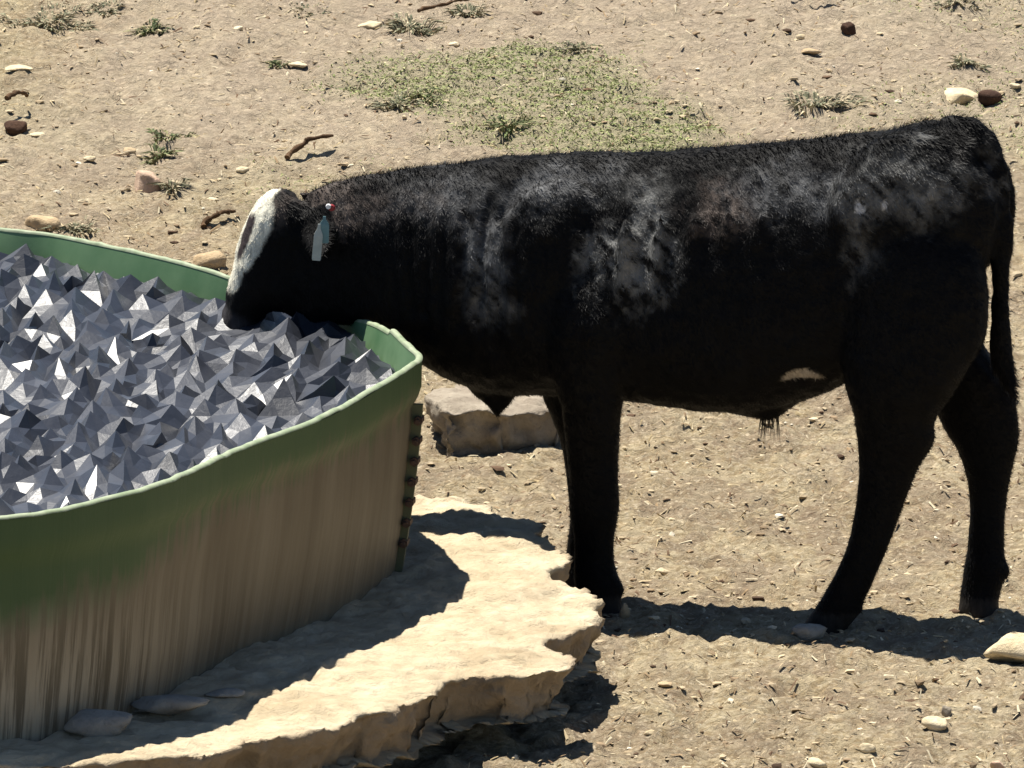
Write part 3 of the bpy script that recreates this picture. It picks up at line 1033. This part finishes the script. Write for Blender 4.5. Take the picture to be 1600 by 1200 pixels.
    u = rng.random((NS, 2)); fl = u.sum(1) > 1; u[fl] = 1 - u[fl]
    Pp = A[pick] + u[:, :1] * (B_ - A)[pick] + u[:, 1:] * (D - A)[pick]
    Nn = (N[tv[pick, 0]] + N[tv[pick, 1]] + N[tv[pick, 2]]); Nn /= np.linalg.norm(Nn, axis=1)[:, None]
    X, Y = body_px(Pp)
    keep = (Pp[:, 2] > 0.05) & ~((X < 400) & (Y > 470))
    Pp, Nn, X, Y = Pp[keep], Nn[keep], X[keep], Y[keep]
    n = len(Pp)
    flow = np.tile(AX * 0.8 + np.array([0, 0, -0.75]), (n, 1))
    topm = sstep(0.55, 0.9, Nn[:, 2]) * (X > 440)
    tuft = sstep(545, 580, Y) * (X > 1545) * (Y < 640)
    flow = flow + rng.normal(0, 0.35, (n, 3)) + np.stack([0.5 * fbm(Pp, 6, 2, 81), 0.5 * fbm(Pp, 6, 2, 82), 0.5 * fbm(Pp, 6, 2, 83)], 1)
    flow -= (flow * Nn).sum(1)[:, None] * Nn
    flow /= np.linalg.norm(flow, axis=1)[:, None]
    lift = 0.28 + 0.45 * topm * rng.random(n) + 0.25 * rng.random(n)
    dirn = flow + Nn * lift[:, None]; dirn /= np.linalg.norm(dirn, axis=1)[:, None]
    face = sstep(480, 440, X)
    L = (0.008 + 0.005 * rng.random(n)) * (1 + 0.65 * topm * (1 + 0.8 * (X > 1380))) * (1 - 0.5 * face) * (1 + 1.4 * tuft)
    sd = np.cross(dirn, Nn); sd /= np.maximum(np.linalg.norm(sd, axis=1), 1e-6)[:, None]
    w = 0.0011
    SV = np.stack([Pp - sd * w - Nn * 0.001, Pp + sd * w - Nn * 0.001, Pp + dirn * L[:, None]], 1).reshape(-1, 3)
    sc_ = paint(Pp) * (0.75 + 0.6 * rng.random((n, 1)))
    sme = mesh_from("coat_hair", SV - off, np.arange(n * 3).reshape(-1, 3), smooth=True)
    set_color(sme, np.repeat(sc_, 3, axis=0))
    h = link("coat_hair", sme, STRAND_M, body)
    h["kind"] = "stuff"
    # hair tuft under the sheath
    tv_, nb = [], 46
    for k in range(nb):
        p = mid(1203 + random.uniform(-14, 14), 648, random.uniform(-0.01, 0.01))
        L_ = random.uniform(0.02, 0.075)
        tip = p + np.array([random.uniform(-0.012, 0.008), 0, -L_])
        s_ = np.array([0.0012, 0, 0])
        tv_ += [p - s_, p + s_, tip]
    tme = mesh_from("belly_tuft", np.array(tv_) - off, np.arange(nb * 3).reshape(-1, 3))
    set_color(tme, np.tile(np.array([[0.03, 0.027, 0.02]]), (nb * 3, 1)))
    link("belly_tuft", tme, STRAND_M, body)
    # eye
    eyeM = mat_plain("eye_gloss", (0.006, 0.005, 0.005), (0.012, 0.01, 0.009), 30, 0.12, 0.6, 0)
    bm = bmesh.new(); bmesh.ops.create_icosphere(bm, subdivisions=3, radius=0.0165)
    eme = bpy.data.meshes.new("eye"); bm.to_mesh(eme); bm.free()
    for p_ in eme.polygons: p_.use_smooth = True
    for s in (-1, 1):
        q = mid(408, 388) + HLAT * 0.076 * s
        e = link("eye", eme, eyeM, body); e.location = q - off
    # nostrils
    bm = bmesh.new(); bmesh.ops.create_icosphere(bm, subdivisions=2, radius=0.011)
    nme = bpy.data.meshes.new("nostril"); bm.to_mesh(nme); bm.free()
    for s in (-1, 1):
        q = mid(362, 494) + HLAT * 0.035 * s
        e = link("nostril", nme, eyeM, body); e.location = q - off; e.scale = (1.0, 0.7, 1.3)
    # ear tags
    def plate(name, top, bot, w, mat, label, lat, parent):
        T, B = mid(*top, lat), mid(*bot, lat)
        d = B - T; L_ = np.linalg.norm(d); d /= L_
        s_ = np.cross(d, -LAT + 0.35 * AX); s_ /= np.linalg.norm(s_)
        nn = np.cross(s_, d)
        prof = [(0, 0.28), (0.12, 0.36), (0.26, 0.9), (0.34, 1.0), (0.95, 1.0), (1.0, 0.86)]
        bm = bmesh.new()
        fr_, bk_ = [], []
        for t, ww in prof:
            for sg in (-1, 1):
                q = T + d * L_ * t + s_ * sg * w / 2 * ww + nn * 0.004 * math.sin(3 * t) - off
                fr_.append(bm.verts.new(q + nn * 0.0014)); bk_.append(bm.verts.new(q - nn * 0.0014))
        for k in range(len(prof) - 1):
            a = 2 * k
            bm.faces.new([fr_[a], fr_[a + 1], fr_[a + 3], fr_[a + 2]])
            bm.faces.new([bk_[a], bk_[a + 2], bk_[a + 3], bk_[a + 1]])
            for sg in (0, 1):
                bm.faces.new([fr_[a + sg], bk_[a + sg], bk_[a + 2 + sg], fr_[a + 2 + sg]])
        bm.faces.new([fr_[0], fr_[1], bk_[1], bk_[0]]); bm.faces.new([fr_[-2], fr_[-1], bk_[-1], bk_[-2]])
        bmesh.ops.recalc_face_normals(bm, faces=bm.faces)
        m_ = bpy.data.meshes.new(name); bm.to_mesh(m_); bm.free()
        o = link(name, m_, mat, parent)
        o["label"] = label
        return o
    tagA = mat_plain("grey_tag_plastic", (0.36, 0.40, 0.38), (0.46, 0.50, 0.47), 60, 0.5, 0.3, 0)
    tagB = mat_plain("teal_tag_plastic", (0.11, 0.21, 0.23), (0.17, 0.29, 0.31), 60, 0.5, 0.3, 0)
    red = mat_plain("red_button", (0.22, 0.02, 0.02), (0.30, 0.03, 0.03), 60, 0.4, 0.4, 0)
    white = mat_plain("white_button", (0.75, 0.75, 0.75), (0.8, 0.8, 0.8), 60, 0.4, 0.4, 0)
    plate("ear_tag", (507, 338), (506, 380), 0.022, tagB, "teal ear tag", -0.182, body)
    plate("ear_tag", (499, 350), (494, 407), 0.020, tagA, "pale grey ear tag", -0.190, body)
    for (x, y, r, m_, lb) in ((518, 325, 0.0085, red, "red tag button"), (513, 323, 0.0065, white, "white tag stud")):
        bm = bmesh.new(); bmesh.ops.create_cone(bm, cap_ends=True, segments=12, radius1=r, radius2=r * 0.8, depth=0.008)
        bmesh.ops.bevel(bm, geom=bm.edges[:], offset=0.0012, segments=1)
        mm = bpy.data.meshes.new("tag_button"); bm.to_mesh(mm); bm.free()
        o = link("tag_button", mm, m_, body); o["label"] = lb
        o.location = mid(x, y, -0.165 if m_ is red else -0.172) - off
        o.rotation_euler = Vector(-LAT + 0.2 * AX).to_track_quat('Z', 'Y').to_euler()
    return body
build_calf()

# ------------------------------------------------------------------ rocks
def rock_mesh(name, size, seed, ang=0.5, sub=3, flat=0.0):
    bm = bmesh.new()
    bmesh.ops.create_icosphere(bm, subdivisions=sub, radius=1.0)
    V = np.array([v.co[:] for v in bm.verts]); Fc = np.array([[v.index for v in f.verts] for f in bm.faces]); bm.free()
    r = np.random.default_rng(seed)
    # chop with random planes for angular faces
    for k in range(int(9 + 10 * ang)):
        n = r.normal(size=3); n /= np.linalg.norm(n)
        d = r.uniform(0.50, 0.86)
        s = V @ n - d
        V = V - np.clip(s, 0, None)[:, None] * n * (0.7 + 0.3 * ang)
    V = V * (1 + 0.10 * fbm(V + seed, 1.6, 3, seed)[:, None] + 0.035 * fbm(V + seed, 6.0, 3, seed + 2)[:, None])
    V = V / np.abs(V).max(0) * 0.5
    V = V * np.array(size)
    return mesh_from(name, V, Fc, smooth=True)

def rock(px, py, wpx, hpx, mat, label, seed, name="stone", cat="stone", ang=0.6, deep=0.8, z=None, sink=0.25, group=None, rz=0.0, sub=3):
    """px, py: centre of the foot line"""
    foot = on_ground(px, py) if z is None else at_z(px, py, z)
    ppm = FPX / ((foot - CAM) @ FWD)
    w = wpx / ppm
    dpt = w * deep
    h = max(hpx / ppm - dpt * math.sin(PITCH) * 0.6, 0.35 * hpx / ppm) / math.cos(PITCH)
    me = rock_mesh(name, (w, dpt, h / (1 - sink)), seed, ang, sub)
    o = link(name, me, mat)
    full = h / (1 - sink)
    o.location = (foot[0], foot[1] + dpt * 0.35, foot[2] + full * (0.5 - sink))
    o.rotation_euler = (0, 0, rz)
    return tag(o, label, cat, group)

rock(65, 364, 60, 30, ROCK_TAN, "rounded tan stone behind the tank rim, left of the weeds", 1, ang=0.2)
rock(330, 418, 58, 32, ROCK_TAN, "rounded tan stone between the tank rim and the calf's face", 2, ang=0.25)
rock(228, 300, 52, 36, ROCK_PINK, "pinkish angular stone beside a dark hollow left of the calf's head", 3, ang=0.9)
rock(1492, 168, 84, 34, ROCK_CREAM, "large angular cream stone behind the calf's rump", 4, ang=0.9)
rock(1545, 168, 44, 30, DARK_LUMP_M, "dark brown lump touching the large cream stone", 5, "dark_lump", "dung", ang=0.3)  # dark brown lump against the right side of the cream stone
rock(580, 46, 44, 18, ROCK_CREAM, "flat pale stone at the upper edge of the grass patch", 6)
rock(24, 126, 56, 12, ROCK_CREAM, "flat pale stone above the dark lump at the far left", 7)
rock(25, 206, 38, 28, DARK_LUMP_M, "square dark brown lump at the far left", 8, "dark_lump", "dung", ang=0.8)
rock(1325, 56, 26, 22, DARK_LUMP_M, "small reddish brown lump on the bare ground behind the rump", 9, "dark_lump", "dung", ang=0.4)
f1, f2 = on_ground(690, 722), on_ground(884, 700)
bl_poly = [f1[:2], (f1[:2] + f2[:2]) / 2 + np.array([0, -0.02]), f2[:2], f2[:2] + np.array([0.03, 0.20]), f2[:2] + np.array([0.0, 0.34]), f1[:2] + np.array([0.10, 0.33]), f1[:2] + np.array([-0.03, 0.2])]
sb = build_slab(bl_poly, f1[2] + 0.135, f1[2] - 0.03, "stone_block", "rough brown stone block between the tank and the calf's front legs", 51, (-0.05, 0.06), ROCK_BROWN)
tag(sb, cat="stone")
rock(1592, 1040, 108, 56, ROCK_CREAM, "pale cream stone block at the right end of the calf's shadow", 11, "stone_block", "stone", ang=0.9, sink=0.15)
rock(1266, 1002, 58, 30, ROCK_GREY, "grey stone against the calf's near hind hoof", 12, ang=0.3)
rock(1036, 900, 32, 15, ROCK_CREAM, "small cream stone on the earth behind the calf's front legs", 13)
rock(1462, 1138, 44, 22, ROCK_CREAM, "cream stone in front of the hind legs near the bottom right", 14, ang=0.5)
rock(1357, 1175, 28, 16, ROCK_CREAM, "small round cream stone at the bottom, left of two others", 15, ang=0.2)
rock(1272, 1200, 42, 18, ROCK_CREAM, "cream stone cut by the bottom edge of the view", 16)
rock(1560, 1204, 26, 16, ROCK_PINK, "pinkish stone in the bottom right corner", 17)
rock(1480, 1118, 18, 16, ROCK_BROWN, "small brown stone just above the cream stone at bottom right", 18)
rock(150, 1150, 112, 44, ROCK_GREY, "rounded stone in shade on the slab at the tank's foot", 19, z=Z_SLAB, ang=0.5, deep=0.7)
rock(262, 1116, 130, 34, ROCK_GREY, "flat stone leaning on the tank's foot, right of the rounded one", 20, z=Z_SLAB, ang=0.5, deep=0.6)
rock(350, 1092, 66, 18, ROCK_GREY, "smallest shaded stone on the slab by the tank", 21, z=Z_SLAB, ang=0.4)
rock(60, 214, 30, 9, ROCK_CREAM, "small pale stone right of the square dark lump", 22)
rock(141, 255, 24, 10, ROCK_CREAM, "small pale stone lying left of the tall weed", 23)
rock(200, 242, 26, 16, ROCK_TAN, "small tan stone leaning at the foot of the tall weed", 24)
rock(380, 270, 24, 11, ROCK_CREAM, "small white stone above the calf's forehead", 25)
rock(334, 315, 28, 10, ROCK_CREAM, "small pale stone left of the calf's white forehead", 26)
rock(710, 70, 20, 9, ROCK_CREAM, "small white stone inside the green grass patch", 27)
rock(1250, 62, 16, 12, ROCK_CREAM, "small pale stone left of the reddish brown lump", 28)
rock(1586, 146, 20, 10, ROCK_CREAM, "small white stone right of the dark lump by the cream stone", 29)
rock(465, 108, 34, 10, ROCK_CREAM, "flat pale stone on bare ground left of the grass patch", 30)
rock(1265, 84, 40, 12, ROCK_TAN, "flat tan stone below the reddish brown lump", 31)
rock(373, 48, 18, 8, ROCK_CREAM, "small pale stone at the top, left of the flat pale stone", 32)
rock(1015, 1144, 20, 9, ROCK_CREAM, "small white stone right of the slab's pointed shadow", 33)
rock(1040, 1080, 26, 8, ROCK_TAN, "flat tan stone right of the slab below the calf's shadow", 34)
rock(975, 968, 20, 30, ROCK_TAN, "tan stone beside the calf's near front hoof", 35, ang=0.4)

# sticks
def stick(pts, r, label, seed):
    P = np.array([on_ground(x, y) + np.array([0, 0, 0.012 + dz]) for x, y, dz in pts])
    tt = np.linspace(0, 1, 16)
    jit = np.cumsum(np.random.default_rng(seed).normal(0, 0.0035, (16, 3)), axis=0)
    P = P[0] + (P[-1] - P[0]) * tt[:, None] + jit * np.array([1, 1, 0.5]) + np.array([0, 0, 1]) * (0.012 * np.sin(np.pi * tt))[:, None]
    n = 7
    V, Fc = [], []
    for k, p in enumerate(P):
        d = P[min(k + 1, len(P) - 1)] - P[max(k - 1, 0)]; d /= np.linalg.norm(d)
        u = np.cross(d, [0, 0, 1]); u /= np.linalg.norm(u); v = np.cross(u, d)
        rr = r * (1 - 0.5 * k / len(P)) * (1 + 0.4 * math.sin(k * 2.3 + seed) * math.sin(k * 0.9))
        for t in np.linspace(0, 2 * np.pi, n, endpoint=False):
            V.append(p + rr * (math.cos(t) * u + math.sin(t) * v))
    m = len(P)
    for j in range(m - 1):
        for k in range(n):
            Fc.append([j * n + k, j * n + (k + 1) % n, (j + 1) * n + (k + 1) % n, (j + 1) * n + k])
    Fc += [list(range(n)), list(range((m - 1) * n, m * n))]
    o = link("stick", mesh_from("stick", np.array(V), Fc), WOOD_M)
    recenter(o, P[0] - np.array([0, 0, 0.012]))
    return tag(o, label, "stick")
stick([(448, 252, 0), (470, 243, 0.01), (500, 240, 0.01), (524, 230, 0.02)], 0.009, "crooked dark stick on the ground above the calf's poll", 1)
stick([(318, 358, 0), (345, 350, 0.01), (378, 348, 0.01)], 0.009, "short dark stick left of the calf's white forehead", 2)
stick([(650, 18, 0), (690, 12, 0.01), (735, 6, 0)], 0.006, "thin dark stick at the top above the grass patch", 3)
stick([(1235, 3, 0), (1280, 2, 0.01), (1315, 4, 0)], 0.006, "thin dark stick at the top edge, left of the reddish lump", 4)
stick([(12, 183, 0.05), (35, 181, 0.055), (58, 180, 0.05)], 0.008, "thin dark twig lying over the square dark lump", 5)

# ------------------------------------------------------------------ weeds
def blades(base, n, spread, h, lean, cols, wd=0.004, seed=0, two=True):
    """leafy blades as bent two-segment strips; base is (n,3)"""
    r = np.random.default_rng(seed)
    az = r.random(n) * 2 * np.pi
    ln = h * (0.45 + 0.75 * r.random(n))
    le = lean * (0.4 + 0.9 * r.random(n))
    d = np.stack([np.cos(az), np.sin(az), np.zeros(n)], 1)
    s = np.stack([-np.sin(az), np.cos(az), np.zeros(n)], 1)
    a2 = r.random(n) * np.pi; s = s * np.cos(a2)[:, None] + np.stack([0 * a2, 0 * a2, np.sin(a2) * 0.6], 1)
    z = np.array([0, 0, 1.0])
    w = (wd * (0.6 + 0.8 * r.random(n)))[:, None]
    mid_ = base + d * (ln * le * 0.35)[:, None] + z * (ln * 0.6)[:, None]
    tip = base + d * (ln * le)[:, None] + z * (ln * (1.0 - 0.35 * le))[:, None]
    V = np.stack([base - s * w * 0.6, base + s * w * 0.6, mid_ - s * w, mid_ + s * w, tip], 1).reshape(-1, 3)
    k = np.arange(n) * 5
    Fc = np.concatenate([np.stack([k, k + 1, k + 3], 1), np.stack([k, k + 3, k + 2], 1), np.stack([k + 2, k + 3, k + 4], 1)])
    c = cols[r.integers(0, len(cols), n)] * (0.7 + 0.6 * r.random((n, 1)))
    return V, Fc, np.repeat(c, 5, axis=0)

GREEN = np.array([[0.11, 0.14, 0.06], [0.16, 0.175, 0.08], [0.27, 0.25, 0.13], [0.09, 0.115, 0.055], [0.40, 0.33, 0.2]])
SAGE = np.array([[0.27, 0.25, 0.16], [0.21, 0.215, 0.135], [0.38, 0.32, 0.21], [0.16, 0.165, 0.105], [0.46, 0.38, 0.25]])
def weed(px, py, wpx, hpx, cols, label, seed, n=160, name="weed"):
    n = int(n * 1.5)
    f = on_ground(px, py)
    ppm = FPX / ((f - CAM) @ FWD)
    w, h = wpx / ppm, hpx / ppm
    r = np.random.default_rng(seed)
    ang = r.random(n) * 2 * np.pi; rad = r.random(n) ** 0.8 * w / 2 * (0.75 + 0.5 * np.sin(3 * ang + seed))
    bxy = f[:2] + np.stack([np.cos(ang) * rad, np.sin(ang) * rad * 1.2], 1)
    clump = fbm(np.column_stack([bxy, np.zeros(n)]), 14, 2, seed)
    b = np.column_stack([bxy, ground_h(bxy) - 0.004])
    V, Fc, c = blades(b, len(b), 0, h * 0.52, 1.35, cols, 0.0031, seed)
    me = mesh_from(name, V - f, Fc, False)
    set_color(me, c)
    o = link(name, me, BLADE_M)
    o.location = f
    return tag(o, label, "weed", "weeds scattered on the dry ground")
weed(265, 216, 70, 20, GREEN, "dark green weed left of the calf, the greenest on bare ground", 1, 220)
weed(250, 245, 40, 34, GREEN, "upright weed just below the dark green one, near the pinkish stone", 2, 120)
weed(235, 48, 44, 24, GREEN, "small yellowish green weed at the top left", 3)
weed(75, 36, 150, 26, SAGE, "wide low grey green weed patch in the top left corner", 4, 420)
weed(165, 22, 70, 18, SAGE, "grey green weed beside the wide patch at the top left", 5, 200)
weed(128, 45, 26, 16, SAGE, "tiny grey green weed under the top left patches", 6, 80)
weed(432, 100, 30, 18, GREEN, "tiny green weed beside the flat pale stone", 7, 80)
weed(640, 48, 80, 36, SAGE, "grey green weed touching the flat pale stone at the top", 8, 320)
weed(730, 24, 50, 26, SAGE, "rounded grey weed at the top above the grass patch", 9, 220)
weed(622, 165, 60, 26, SAGE, "grey weed at the lower left tip of the grass patch", 10, 260)
weed(660, 150, 60, 20, GREEN, "green weed at the left edge of the grass patch", 11, 200)
weed(540, 140, 40, 12, SAGE, "flat grey weed left of the grass patch", 12, 120)
weed(795, 210, 60, 30, GREEN, "green weed in the grass patch above the calf's withers", 13, 220)
weed(1278, 172, 110, 34, SAGE, "big tangled dry weed behind the calf's back", 14, 420)
weed(1510, 100, 50, 24, SAGE, "dark grey weed above the large cream stone", 15, 200)
weed(1495, 12, 60, 16, SAGE, "low weed at the top right corner", 16, 160)
weed(120, 360, 70, 24, SAGE, "curly dry weed behind the tank rim, right of the rounded stone", 17, 220)
weed(905, 75, 60, 18, SAGE, "dark weed at the top of the grass patch", 18, 220)
weed(270, 300, 34, 30, SAGE, "dry weed right of the pinkish stone", 19, 120)
weed(480, 14, 60, 12, SAGE, "flat green weed at the top, left of the flat pale stone", 20, 150)

# ------------------------------------------------------------------ grass patch, litter, clods, pebbles (uncountable)
def scatter_px(n, y0=-30, y1=1230, power=1.0, xr=(-60, 1660)):
    """plan points spread evenly over the view frustum's ground, so near and far ground are equally strewn"""
    px = rng.uniform(xr[0], xr[1], n); py = y0 + (y1 - y0) * rng.random(n) ** power
    z = np.zeros(n)
    for _ in range(12):
        d = FWD[None] * FPX + RGT[None] * (px - 800)[:, None] - UPV[None] * (py - 600)[:, None]
        P = CAM + d * ((z - CAM[2]) / d[:, 2])[:, None]
        h = 0.085 * np.clip(P[:, 1] - 1.2, 0, None) * sstep(1.0, 3.0, P[:, 1])
        z = 0.5 * z + 0.5 * h
    return P[:, :2]
def off_slab(P, tank=True):
    k = np.ones(len(P), bool)
    for _, poly in SLABS: k &= ~inside_poly(P, poly)
    k &= ~inside_poly(P, RIM)
    return P[k]

# grass
G = scatter_px(150000, -30, 330, 1.0, (380, 1660))
dg_ = dist_poly(G, grass_poly) * np.where(inside_poly(G, grass_poly), 1, -1)
amt = grass_amount(G, dg_)
G = G[(rng.random(len(G)) < amt ** 1.4 * 0.95)]
b = np.column_stack([G, ground_h(G) - 0.003])
GC = np.array([[0.27, 0.30, 0.12], [0.31, 0.33, 0.14], [0.25, 0.29, 0.11], [0.36, 0.36, 0.18], [0.22, 0.26, 0.10]])
V, Fc, c = blades(b, len(b), 0, 0.011, 1.6, GC, 0.0021, 5)
me = mesh_from("grass", V, Fc, False); set_color(me, c)
tag(link("grass", me, BLADE_M), "short yellow green grass patch growing behind the calf's back", "grass", kind="stuff")

# straw litter: thin dry stalks lying about
L = off_slab(scatter_px(6500))
n = len(L)
az = rng.random(n) * 2 * np.pi
ln = 0.008 + 0.024 * rng.random(n) ** 2
d = np.stack([np.cos(az), np.sin(az)], 1)
a0, a1 = L - d * ln[:, None] / 2, L + d * ln[:, None] / 2
lift = rng.random((2, n)) ** 3 * 0.012
p0 = np.column_stack([a0, ground_h(a0) + 0.002 + lift[0]]); p1 = np.column_stack([a1, ground_h(a1) + 0.002 + lift[1]])
s = np.stack([-np.sin(az), np.cos(az), rng.normal(0, 0.5, n)], 1) * (0.0012 + 0.0020 * rng.random(n))[:, None]
up = np.array([0, 0, 0.002])
V = np.stack([p0 - s, p0 + s, p1 + s * 0.6, p1 - s * 0.6, (p0 + p1) / 2 + up], 1).reshape(-1, 3)
k = np.arange(n) * 5
Fc = np.concatenate([np.stack([k, k + 1, k + 4], 1), np.stack([k + 1, k + 2, k + 4], 1), np.stack([k + 2, k + 3, k + 4], 1), np.stack([k + 3, k, k + 4], 1)])
LC = np.array([[0.52, 0.42, 0.26], [0.42, 0.33, 0.19], [0.30, 0.21, 0.12], [0.60, 0.52, 0.36], [0.16, 0.10, 0.06]])
me = mesh_from("straw_litter", V, Fc, False); set_color(me, np.repeat(LC[rng.integers(0, 5, n)], 5, axis=0))
tag(link("straw_litter", me, BLADE_M), "dry straw bits littered over the trampled earth", "straw", kind="stuff")

# clods and pebbles
def lumps(n, s0, s1, cols, name, label, cat, seed, flat=0.55, pw=3.0):
    P = off_slab(scatter_px(n))
    n = len(P)
    bm = bmesh.new(); bmesh.ops.create_icosphere(bm, subdivisions=1, radius=1.0)
    U = np.array([v.co[:] for v in bm.verts]); Fi = np.array([[v.index for v in f.verts] for f in bm.faces]); bm.free()
    sz = (s0 + (s1 - s0) * rng.random(n) ** pw)
    shp = np.stack([sz * rng.uniform(0.8, 1.7, n), sz * rng.uniform(0.7, 1.3, n), sz * flat * rng.uniform(0.6, 1.3, n)], 1)
    az = rng.random(n) * np.pi
    jit = 1 + 0.28 * rng.normal(size=(n, len(U), 1)).clip(-1.2, 1.2)
    W = U[None] * jit * shp[:, None, :]
    ca, sa = np.cos(az)[:, None], np.sin(az)[:, None]
    X = W[..., 0] * ca - W[..., 1] * sa; Y = W[..., 0] * sa + W[..., 1] * ca
    b = np.column_stack([P, ground_h(P) + shp[:, 2] * 0.25])
    V = (np.stack([X, Y, W[..., 2]], -1) + b[:, None]).reshape(-1, 3)
    Fc = (Fi[None] + (np.arange(n) * len(U))[:, None, None]).reshape(-1, 3)
    me = mesh_from(name, V, Fc, False)
    c = cols[rng.integers(0, len(cols), n)] * rng.uniform(0.75, 1.2, (n, 1))
    set_color(me, np.repeat(c, len(U), axis=0))
    tag(link(name, me, CLOD_M), label, cat, kind="stuff")
lumps(5000, 0.003, 0.010, np.array([[0.44, 0.35, 0.23], [0.36, 0.28, 0.18], [0.5, 0.41, 0.27], [0.26, 0.19, 0.12]]), "earth_clods", "crumbly brown clods strewn over the dry earth", "clods", 1)
lumps(420, 0.003, 0.012, np.array([[0.62, 0.53, 0.38], [0.55, 0.45, 0.30], [0.66, 0.60, 0.48]]), "pebbles", "tiny pale pebbles strewn over the dry earth", "pebbles", 2, 0.6)
lumps(380, 0.004, 0.016, np.array([[0.07, 0.045, 0.03], [0.11, 0.07, 0.045]]), "dung_crumbs", "dark crumbs of dried dung strewn over the earth", "dung", 3, 0.5)
